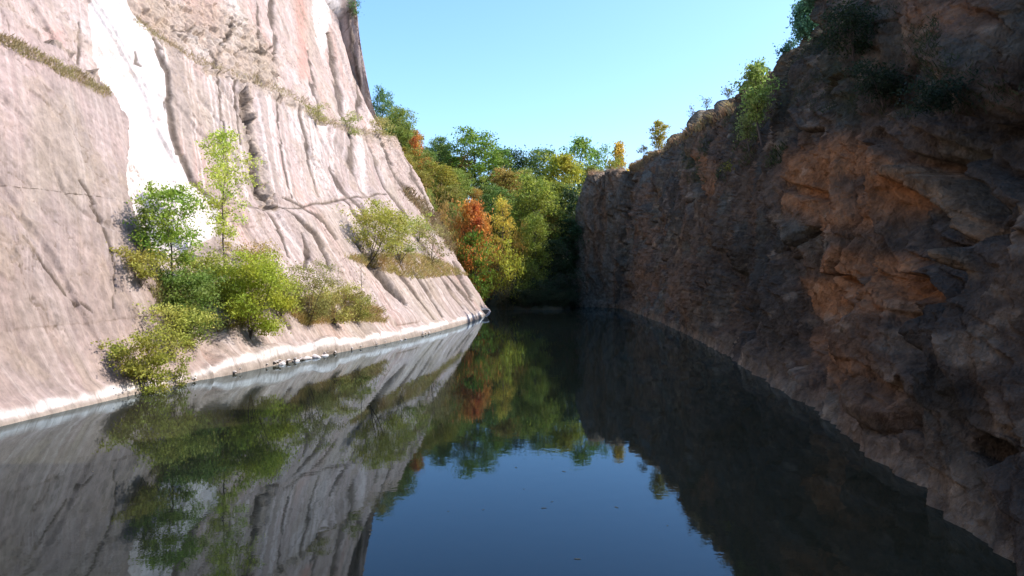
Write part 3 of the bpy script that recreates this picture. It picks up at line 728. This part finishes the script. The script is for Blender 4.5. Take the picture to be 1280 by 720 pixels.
for Y in (178, 188, 199, 211, 226):
    for X in np.arange(-46, 16, 6.2):
        x_ = X+rnd.uniform(-2, 2); y_ = Y+rnd.uniform(-3, 3)
        if x_ < -14-(Y-160)*.8 or x_ > 8+(Y-160)*.13: continue
        
        k += 1
        fill_tree(k, x_, y_, rnd.uniform(8, 12) if Y < 200 else rnd.uniform(10, 14), PAL[rnd.randrange(7)],
                  'green tree merging into the dense mass of crowns on the far slope', 'crowns merged into the far wood')
for q in range(16):
    x_ = -1+q*1.0+rnd.uniform(-.4, .4); y_ = 151.6+rnd.uniform(0, 1.2)+(max(0, x_-11))*4
    g = float(ground_h(np.array([x_]), np.array([y_]))[0]); s_ = rnd.uniform(.6, 1.0)
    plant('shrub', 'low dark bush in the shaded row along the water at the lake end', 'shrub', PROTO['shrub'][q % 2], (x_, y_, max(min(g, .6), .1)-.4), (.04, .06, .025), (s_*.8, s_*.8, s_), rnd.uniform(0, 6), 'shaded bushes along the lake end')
# cliff and rim plants: world anchor found on the rock surface
def on(px_, py_, which='L'):
    p = surf(px_, py_, which); return p
def at_m(d, pxs): return pxs*d/F
NP = [ # anchor px,py, height px, halfwidth px, kind params..., col
 ('young_tree', 'tall thin yellow green sapling with open crown on the pale cliff', 'tree', 281, 342, 182, 44, dict(base=.25, nl=3400, ls=.17, shape='egg', nb=32, clump=.24, airy=.22, twigs=3, tr=.075), YGREEN),
 ('young_tree', 'leafy bright green young tree left of the tall sapling', 'tree', 218, 372, 138, 46, dict(base=.30, nl=3800, ls=.17, shape='round', nb=28, clump=.24, airy=.15, tr=.08), (.19, .27, .05)),
 ('young_tree', 'slim dark stemmed tree with bare top beside the blown white slab', 'tree', 180, 318, 62, 20, dict(base=.25, nl=520, ls=.16, shape='egg', nb=16, clump=.16, airy=.25, tr=.05), (.12, .17, .045)),
 ('shrub', 'flat yellowish bush sticking out left below the slim tree', 'shrub', 176, 352, 34, 36, dict(base=.3, nl=1800, ls=.14, shape='flat', nb=22, clump=.18, stems=4), (.26, .25, .06)),
 ('shrub', 'dark green leafy bush in the middle of the cliff thicket', 'shrub', 232, 412, 76, 42, dict(base=.15, nl=5200, ls=.15, shape='round', nb=30, clump=.28, stems=4), (.12, .18, .045)),
 ('shrub', 'largest bush, dense yellow green, hanging towards the water', 'shrub', 312, 418, 108, 52, dict(base=.06, nl=9500, ls=.15, shape='round', nb=40, clump=.30, stems=5), (.27, .31, .045)),
 ('shrub', 'green yellow bush with grass tuft rising from the waterline', 'shrub', 182, 490, 82, 46, dict(base=.12, nl=3800, ls=.14, shape='flat', nb=32, clump=.22, stems=5, airy=.15), (.25, .26, .06)),
 ('shrub', 'pale yellow bush behind the waterline bush', 'shrub', 212, 440, 66, 34, dict(base=.15, nl=2200, ls=.13, shape='round', nb=26, clump=.22, stems=4, airy=.15), (.29, .31, .08)),
 ('shrub', 'olive bush behind the foot of the leafy bright green tree', 'shrub', 248, 366, 48, 36, dict(base=.1, nl=2400, ls=.14, shape='round', nb=26, clump=.26, stems=4, airy=.1), (.22, .25, .06)),
 ('shrub', 'yellowish green bush hugging the foot of the tall thin sapling', 'shrub', 284, 388, 60, 34, dict(base=.1, nl=2600, ls=.14, shape='round', nb=26, clump=.26, stems=4), (.24, .29, .06)),
 ('shrub', 'dull green bush between the thicket and the waterline bush', 'shrub', 236, 424, 44, 34, dict(base=.1, nl=2000, ls=.13, shape='round', nb=24, clump=.24, stems=4), (.15, .19, .05)),
 ('shrub', 'low olive bush joining the largest bush and the brown bush', 'shrub', 350, 392, 52, 30, dict(base=.1, nl=2400, ls=.14, shape='round', nb=26, clump=.26, stems=4), (.24, .26, .06)),
 ('shrub', 'small narrow tuft of leaves growing at the waterline', 'shrub', 223, 484, 44, 11, dict(base=.1, nl=500, ls=.11, shape='column', nb=14, clump=.12, stems=3), (.27, .25, .07)),
 ('shrub', 'reddish topped bush just right of the sapling stem', 'shrub', 318, 342, 42, 32, dict(base=.2, nl=1500, ls=.13, shape='round', nb=24, clump=.2, stems=3, airy=.2), (.33, .22, .07)),
 ('shrub', 'brown dry bush right of the largest bush', 'shrub', 384, 398, 74, 36, dict(base=.05, nl=3400, ls=.13, shape='round', nb=34, clump=.22, stems=6), (.26, .21, .08)),
 ('shrub', 'tan grassy bush between the brown bush and the thin stems', 'shrub', 418, 402, 52, 32, dict(base=.05, nl=2200, ls=.14, shape='round', nb=28, clump=.22, stems=6), (.36, .29, .09)),
 ('sapling', 'nearly bare thin sapling left of a pair on the low ledge', 'tree', 424, 392, 66, 10, dict(base=.35, nl=60, ls=.13, shape='egg', nb=12, clump=.16, airy=.4, tr=.045), OLIVE),
 ('sapling', 'taller nearly bare thin sapling right on the low ledge', 'tree', 449, 392, 82, 12, dict(base=.35, nl=90, ls=.13, shape='egg', nb=14, clump=.18, airy=.4, tr=.05), OLIVE),
 ('shrub', 'green bush at the foot of the taller thin sapling', 'shrub', 446, 396, 34, 24, dict(base=.08, nl=1500, ls=.15, shape='round', nb=22, clump=.22, stems=4), (.22, .22, .06)),
 ('young_tree', 'large yellow green spreading tree above the dark crack', 'tree', 462, 326, 76, 52, dict(base=.15, nl=5200, ls=.20, shape='round', nb=32, clump=.30, stems=3, tr=.12), (.27, .27, .06)),
 ('shrub', 'rounded olive bush just right of the spreading tree', 'shrub', 500, 324, 60, 40, dict(base=.15, nl=2200, ls=.2, shape='round', nb=26, clump=.28, stems=4), (.27, .25, .08)),
 ('shrub', 'bright yellow green narrow bush on the steep right ledge', 'shrub', 524, 300, 36, 16, dict(base=.1, nl=900, ls=.2, shape='column', nb=18, clump=.26, stems=3), (.36, .34, .07)),
 ('shrub', 'brown bush right of the olive bush on the high ledge', 'shrub', 540, 328, 50, 34, dict(base=.08, nl=1700, ls=.2, shape='round', nb=24, clump=.28, stems=4), (.27, .20, .09)),
 ('shrub', 'green tuft bush on the upper ledge left of the cliff skyline', 'shrub', 436, 166, 26, 18, dict(base=.05, nl=700, ls=.2, shape='round', nb=18, clump=.28, stems=4), (.28, .25, .10)),
 ('shrub', 'brown green bush on the upper ledge corner above the streaked slab', 'shrub', 394, 152, 26, 20, dict(base=.05, nl=800, ls=.16, shape='round', nb=18, clump=.26, stems=4), (.30, .24, .10)),
 ('shrub', 'brownish bush at the right end of the upper ledge', 'shrub', 472, 170, 24, 22, dict(base=.05, nl=800, ls=.22, shape='round', nb=18, clump=.3, stems=4), (.31, .24, .09)),
 ('shrub', 'dark green bush hanging on the top edge of the pale cliff', 'shrub', 437, 22, 26, 11, dict(base=.05, nl=700, ls=.22, shape='round', nb=18, clump=.3, stems=4), (.07, .13, .05)),
]
for i, (nm, lab, cat, ax_, ay_, hp, wp, kw, col) in enumerate(NP):
    p = on(ax_, ay_); d = p[1]
    h = at_m(d, hp); r = at_m(d, wp)
    kw = dict(kw)
    if kw['nl'] > 200: kw['nl'] = int(kw['nl']*1.5); kw['ls'] *= 1.05; kw['clump'] *= 1.15
    col = (min(.6, col[0]*(1.5 if col[1] >= col[0]*.95 else 1.25)), min(.6, col[1]*1.5), col[2]*1.2)
    ms = tree_meshes(nm, h, r*.86, kw.pop('base'), kw.pop('nl'), kw.pop('ls'), 300+i, kw.pop('shape'), kw.pop('nb'), kw.pop('clump'), **kw)
    out_ = min(.35*r, 1.2)
    plant(nm, lab, cat, ms, (p[0]+.1, p[1]-.05, p[2]-.15), col, 1.0, 0, 'bushes and young trees on the pale cliff', tilt=(0, min(.30, .5*r/h*.3)))
def edge_top(px_):
    m = (np.abs(RPX-px_) < 1.5) & (RD > 20)
    yy = np.where(m, RPY, 1e9); i = np.argmin(yy); return RV.reshape(-1, 3)[i].copy()
RP_ = [
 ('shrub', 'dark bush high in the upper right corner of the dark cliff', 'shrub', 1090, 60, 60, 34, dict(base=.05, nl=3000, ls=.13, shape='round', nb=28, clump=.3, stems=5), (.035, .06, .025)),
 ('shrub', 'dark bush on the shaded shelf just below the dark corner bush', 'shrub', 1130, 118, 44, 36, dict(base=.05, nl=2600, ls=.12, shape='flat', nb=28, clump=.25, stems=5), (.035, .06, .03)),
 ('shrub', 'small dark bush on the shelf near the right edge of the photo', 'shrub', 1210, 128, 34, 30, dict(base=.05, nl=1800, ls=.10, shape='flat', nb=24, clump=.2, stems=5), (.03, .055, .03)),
 ('broadleaf_tree', 'blue green tree on the top edge of the dark cliff', 'tree', 1004, None, 52, 20, dict(base=.08, nl=4600, ls=.22, shape='round', nb=30, clump=.28, airy=.2, tr=.12), (.13, .27, .15)),
 ('broadleaf_tree', 'green tree higher up the dark cliff rim at the top of the photo', 'tree', 1018, None, 50, 24, dict(base=.05, nl=4600, ls=.22, shape='round', nb=30, clump=.28, airy=.1, tr=.12), (.10, .20, .10)),
 ('young_tree', 'tall sunlit green tree leaning out from the dark cliff rim', 'tree', 967, 172, 100, 25, dict(base=.28, nl=3000, ls=.22, shape='egg', nb=32, clump=.26, airy=.25, tr=.10), (.34, .45, .12)),
 ('young_tree', 'smaller sunlit tree just left below the tall leaning one', 'tree', 948, 182, 40, 14, dict(base=.3, nl=1000, ls=.2, shape='round', nb=20, clump=.24, airy=.2, tr=.06), (.24, .30, .09)),
 ('shrub', 'bluish bush against the notch of the dark cliff rim', 'shrub', 982, None, 20, 14, dict(base=.05, nl=700, ls=.22, shape='round', nb=18, clump=.26, stems=4), (.05, .13, .08)),
 ('shrub', 'thin twiggy shrub on the rim left of the sunlit trees', 'shrub', 882, None, 22, 10, dict(base=.3, nl=160, ls=.24, shape='flat', nb=16, clump=.24, airy=.3, stems=3), (.12, .13, .06)),
 ('shrub', 'flat topped small shrub on the rim, nearest to the sunlit trees', 'shrub', 908, None, 18, 12, dict(base=.4, nl=220, ls=.24, shape='flat', nb=16, clump=.22, airy=.2, stems=2), (.13, .13, .06)),
 ('shrub', 'small bare shrub at the left end of the rim shrubs', 'shrub', 864, None, 16, 8, dict(base=.25, nl=130, ls=.24, shape='flat', nb=14, clump=.22, airy=.3, stems=3), (.16, .12, .06)),
 ('broadleaf_tree', 'golden yellow small tree on the dark cliff rim', 'tree', 820, None, 36, 13, dict(base=.12, nl=2600, ls=.34, shape='column', nb=26, clump=.34, tr=.1), (.42, .36, .06)),
 ('shrub', 'low grey green bush at the foot of the golden tree', 'shrub', 806, None, 14, 9, dict(base=.1, nl=350, ls=.32, shape='round', nb=14, clump=.3, stems=3), (.15, .15, .08)),
 ('shrub', 'small sunlit bush low on the dark rock face', 'shrub', 921, 212, 9, 8, dict(base=.1, nl=120, ls=.2, shape='flat', nb=10, clump=.18, stems=3), (.25, .24, .05)),
]
for i, (nm, lab, cat, ax_, ay_, hp, wp, kw, col) in enumerate(RP_):
    p = edge_top(ax_) if ay_ is None else on(ax_, ay_, 'R')
    d = p[1]; h = at_m(d, hp); r = at_m(d, wp)
    kw = dict(kw)
    ms = tree_meshes(nm, h, r*.86, kw.pop('base'), kw.pop('nl'), kw.pop('ls'), 400+i, kw.pop('shape'), kw.pop('nb'), kw.pop('clump'), **kw)
    off = 0.3 if ay_ is None else -.9
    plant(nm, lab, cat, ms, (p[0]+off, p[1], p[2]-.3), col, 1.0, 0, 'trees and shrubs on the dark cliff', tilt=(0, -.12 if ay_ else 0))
# ------------------------------------------------------------------ dry grass on the ledges (one growth nobody could count per ledge)
def grass(name, label, pts, n, hgt, col, width=.035, which='L', seed=1):
    rng = np.random.default_rng(seed); P = np.array(pts)
    V = np.concatenate([P, ]); idx = rng.choice(len(P), n)
    p = P[idx]+rng.normal(size=(n, 3))*.10; 
    d = rng.normal(size=(n, 3))*.45; d[:, 2] = rng.uniform(.5, 1.1, n); d[:, 0] += .15 if which == 'L' else -.1
    L_ = hgt*rng.uniform(.4, 1.2, (n, 1)); s = np.cross(d, rng.normal(size=(n, 3))); s /= np.linalg.norm(s, axis=1)[:, None]
    w = width*rng.uniform(.6, 1.4, (n, 1))
    a_ = p-s*w; b_ = p+s*w; c_ = p+d*L_+s*w*.15; e_ = p+d*L_-s*w*.15
    c_[:, 2] -= (L_[:, 0]*.1)
    me = np_mesh(name, np.stack([a_, b_, c_, e_], 1).reshape(-1, 3), np.arange(4*n).reshape(-1, 4), M_LEAF, smooth=False)
    o = link(bpy.data.objects.new(name, me)); o.color = (*col, 1)
    return tag(o, label, 'grass', kind='stuff')
def near_line(poly, w, which='L', zmin=0.3, thin=1):
    X, Y, V = (LPX, LPY, LV) if which == 'L' else (RPX, RPY, RV)
    bb = (X > min(q[0] for q in poly)-w) & (X < max(q[0] for q in poly)+w) & (Y > min(q[1] for q in poly)-w) & (Y < max(q[1] for q in poly)+w) & (V[..., 2] > zmin) & (V[..., 1] > 5)
    Xs, Ys, Vs = X[bb], Y[bb], V[bb]
    d, _ = dpoly(Xs, Ys, poly); k = d < w*(.5+.8*np.abs(noise(Vs[:, 1]*.9, Vs[:, 2]*.9, 0, 70)))
    return Vs[k]
def in_poly(poly, which='L', thr=-.2, sc_=.8):
    X, Y, V = (LPX, LPY, LV) if which == 'L' else (RPX, RPY, RV)
    k = inpoly(X, Y, poly) & (V[..., 1] > 5)
    Vs = V[k]; m = noise(Vs[:, 1]*sc_, Vs[:, 2]*sc_, 0, 71) > thr
    return Vs[m]
grass('ledge_grass', 'olive dry grass along the top of the nearest grey slab', near_line([(-20, 40), (0, 50), (40, 68), (80, 90), (130, 116)], 8), 8000, .24, (.34, .28, .12), .018)
grass('ledge_grass', 'dry grass on the ledge above the streaked slab left of the chimney', near_line([(172, 28), (200, 48), (250, 78), (320, 100)], 5), 3500, .3, (.34, .28, .14), .022, seed=2)
grass('ledge_grass', 'dry grass on the ledge above the streaked slabs right of the chimney', near_line([(320, 100), (380, 128), (400, 152), (450, 165), (500, 170)], 6), 4200, .45, (.36, .29, .15), .035, seed=3)
grass('hanging_grass', 'tan grass mat under the spreading tree on the right ledge', in_poly([(430, 322), (470, 318), (520, 318), (560, 330), (585, 345), (560, 345), (520, 350), (470, 338)], thr=-.6), 13000, .5, (.42, .34, .12), .035, seed=4)
grass('hanging_grass', 'tan grass mat around the thin saplings near the water', in_poly([(345, 380), (400, 370), (440, 372), (490, 395), (480, 404), (430, 402), (380, 408)], thr=-.6), 13000, .45, (.42, .34, .12), .028, seed=5)
grass('hanging_grass', 'dry grass between the bushes of the big thicket', in_poly([(180, 350), (260, 335), (340, 345), (350, 400), (300, 410), (240, 420), (200, 390)], thr=-.1), 9000, .4, (.32, .29, .10), .022, seed=6)
grass('edge_grass', 'brown grass and scrub along the lower cliff edge', near_line([(508, 240), (540, 275), (575, 318), (605, 352)], 7), 4500, .9, (.28, .21, .10), .07, seed=7)
grass('rim_grass', 'pale dry grass on top of the far outcrop and rim', np.concatenate([near_line([(735, 214), (760, 206), (800, 210)], 6, 'R', 28), near_line([(800, 205), (855, 172), (880, 155), (915, 138)], 5, 'R', 22)]), 7000, .8, (.38, .27, .13), .07, 'R', seed=8)
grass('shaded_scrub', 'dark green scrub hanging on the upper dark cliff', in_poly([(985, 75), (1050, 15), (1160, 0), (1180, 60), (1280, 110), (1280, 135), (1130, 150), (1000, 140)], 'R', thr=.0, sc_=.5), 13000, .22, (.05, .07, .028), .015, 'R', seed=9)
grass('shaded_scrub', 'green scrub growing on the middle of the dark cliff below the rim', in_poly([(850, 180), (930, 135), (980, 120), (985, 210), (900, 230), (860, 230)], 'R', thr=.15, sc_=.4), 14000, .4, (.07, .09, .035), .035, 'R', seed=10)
# grass tuft under the waterline bush is a part-like clump of its own
p = on(183, 488)
rng = np.random.default_rng(5)
# ------------------------------------------------------------------ boulders
def boulder(name, label, p, s, seed, col=(.62, .56, .53), group=None):
    rng = np.random.default_rng(seed)
    import bmesh
    bm = bmesh.new(); bmesh.ops.create_icosphere(bm, subdivisions=4, radius=1)
    V = np.array([v.co[:] for v in bm.verts]); Fc = np.array([[v.index for v in f.verts] for f in bm.faces]); bm.free()
    for _ in range(9):                          # cut by planes into an angular block
        n = rng.normal(size=3); n /= np.linalg.norm(n); c = rng.uniform(.5, .85)
        dd_ = V@n-c; V = V-np.where(dd_ > 0, dd_, 0)[:, None]*n*.95
    V *= (1+.06*fbm(V[:, 0]*2+seed, V[:, 1]*2, V[:, 2]*2, seed, 3))[:, None]
    V = V*np.array(s)
    cc = np.zeros(V.shape); cc[:] = col
    me = np_mesh(name, V, Fc, M_BOULDER, cc, smooth=False)
    o = link(bpy.data.objects.new(name, me)); o.location = p; o.rotation_euler = (0, 0, rng.uniform(0, 6))
    return tag(o, label, 'boulder', group)
BL = [(492, 407, .8, 'largest pale angular block at the foot of the cliff, split by a dark gap'), (478, 413, .45, 'smaller pale block left of the largest foot block'),
 (395, 443, .55, 'pale stone in the rubble at the waterline below the brown bush'), (384, 447, .42, 'low pale stone left in the waterline rubble below the brown bush'),
 (407, 441, .38, 'small stone right in the waterline rubble below the brown bush'), (372, 447, .28, 'tiny stone trailing off left of the waterline rubble'),
 (352, 450, .34, 'lone white stone standing at the waterline below the largest bush'), (606, 388, 1.2, 'bluish shaded rock at the pale cliff corner')]
for i, (bx, by, s, lab) in enumerate(BL):
    p = on(bx, by)
    boulder('boulder', lab, (p[0], p[1], p[2]+s*.02 if i == 7 else .06*s), (s*1.2, s*.8, s*.5), 20+i, (.68, .62, .6) if i < 7 else (.2, .2, .2), 'loose blocks at the waterline')
rs = random.Random(8)
for i in range(34):
    bx = rs.choice([rs.uniform(20, 600), rs.gauss(395, 22), rs.gauss(500, 30), rs.gauss(330, 20)])
    if not 5 < bx < 600: continue
    by = np.interp(bx, [0, 300, 500, 590], [530, 463, 425, 400])-rs.uniform(-1, 4); p = on(bx, by); s_ = rs.uniform(.06, .17)
    boulder('small_stone', 'small pale stone lying at the waterline along the pale cliff foot', (p[0]+.05, p[1], max(.02, min(p[2], .35))), (s_*1.3, s_, s_*.7), 60+i, (.5, .45, .42), 'small stones along the pale cliff foot')
# ------------------------------------------------------------------ leaves floating on the water
m, nt, out = newmat('floating_leaf'); b = N(nt, 'ShaderNodeBsdfPrincipled', i_Roughness=.6); b.inputs['Base Color'].default_value = (.16, .12, .05, 1); nt.links.new(b.outputs[0], out.inputs[0])
an = np.linspace(0, 2*math.pi, 9)[:-1]
Vl = [(math.cos(t)*.09*(1+.3*math.cos(2*t)), math.sin(t)*.045, .006+.004*math.cos(2*t)) for t in an]
me = bpy.data.meshes.new('leaf'); me.from_pydata(Vl, [], [tuple(range(8))]); me.materials.append(m)
for i, (lx, ly) in enumerate([(463, 664), (462, 669), (634, 565), (645, 585), (690, 628), (771, 635), (604, 638), (705, 590), (835, 658), (845, 610), (560, 640), (722, 700), (655, 612), (680, 636), (330, 655), (508, 612), (770, 490), (880, 470), (115, 590)]):
    d = CAMH/((ly-HZ)/F); o = link(bpy.data.objects.new('floating_leaf', me))
    o.location = ((lx-640)/F*d, d, .003); o.rotation_euler = (0, 0, i*1.7); o.scale = (.55+.2*math.sin(i*3),)*3
    tag(o, 'small fallen leaf floating flat on the calm lake surface', 'leaf', 'fallen leaves floating on the lake')
# ------------------------------------------------------------------ light, sky, camera
EL = 41.0; AZ = 87.0        # azimuth clockwise from +Y
sdir = Vector((math.sin(R(AZ))*math.cos(R(EL)), math.cos(R(AZ))*math.cos(R(EL)), math.sin(R(EL))))
sun = bpy.data.lights.new('sun', 'SUN'); sun.energy = 2.9; sun.angle = R(.5); sun.color = (1, .94, .86)
so = link(bpy.data.objects.new('sun', sun)); so.rotation_euler = (-sdir).to_track_quat('-Z', 'Y').to_euler()
w = bpy.data.worlds.new('World'); sc.world = w; w.use_nodes = True
nt = w.node_tree; nt.nodes.clear()
sky = N(nt, 'ShaderNodeTexSky', sky_type='NISHITA', sun_disc=False, sun_elevation=R(EL), sun_rotation=R(AZ), altitude=300, air_density=1.0, dust_density=1.9, ozone_density=1.0)
hs = N(nt, 'ShaderNodeHueSaturation'); hs.inputs['Saturation'].default_value = 1.15; hs.inputs['Hue'].default_value = .486
bg = N(nt, 'ShaderNodeBackground', i_Strength=.14); ow_ = N(nt, 'ShaderNodeOutputWorld')
nt.links.new(sky.outputs[0], hs.inputs['Color']); vm = N(nt, 'ShaderNodeVectorMath', operation='MULTIPLY'); vm.inputs[1].default_value = (.95, 1.0, 1.2)
nt.links.new(hs.outputs[0], vm.inputs[0]); nt.links.new(vm.outputs[0], bg.inputs[0]); nt.links.new(bg.outputs[0], ow_.inputs[0])
cam = bpy.data.cameras.new('camera'); cam.sensor_width = 36; cam.lens = 36*F/1280; cam.clip_end = 8000; cam.clip_start = .1
co = link(bpy.data.objects.new('camera', cam)); co.location = (0, 0, CAMH); co.rotation_euler = (math.pi/2-PIT, 0, 0)
sc.camera = co
vs = sc.view_settings; vs.view_transform = 'Standard'; vs.look = 'None'; vs.exposure = 1.2; vs.gamma = 1; vs.use_curve_mapping = False
sc.cycles.max_bounces = 6; sc.cycles.caustics_reflective = False; sc.cycles.caustics_refractive = False
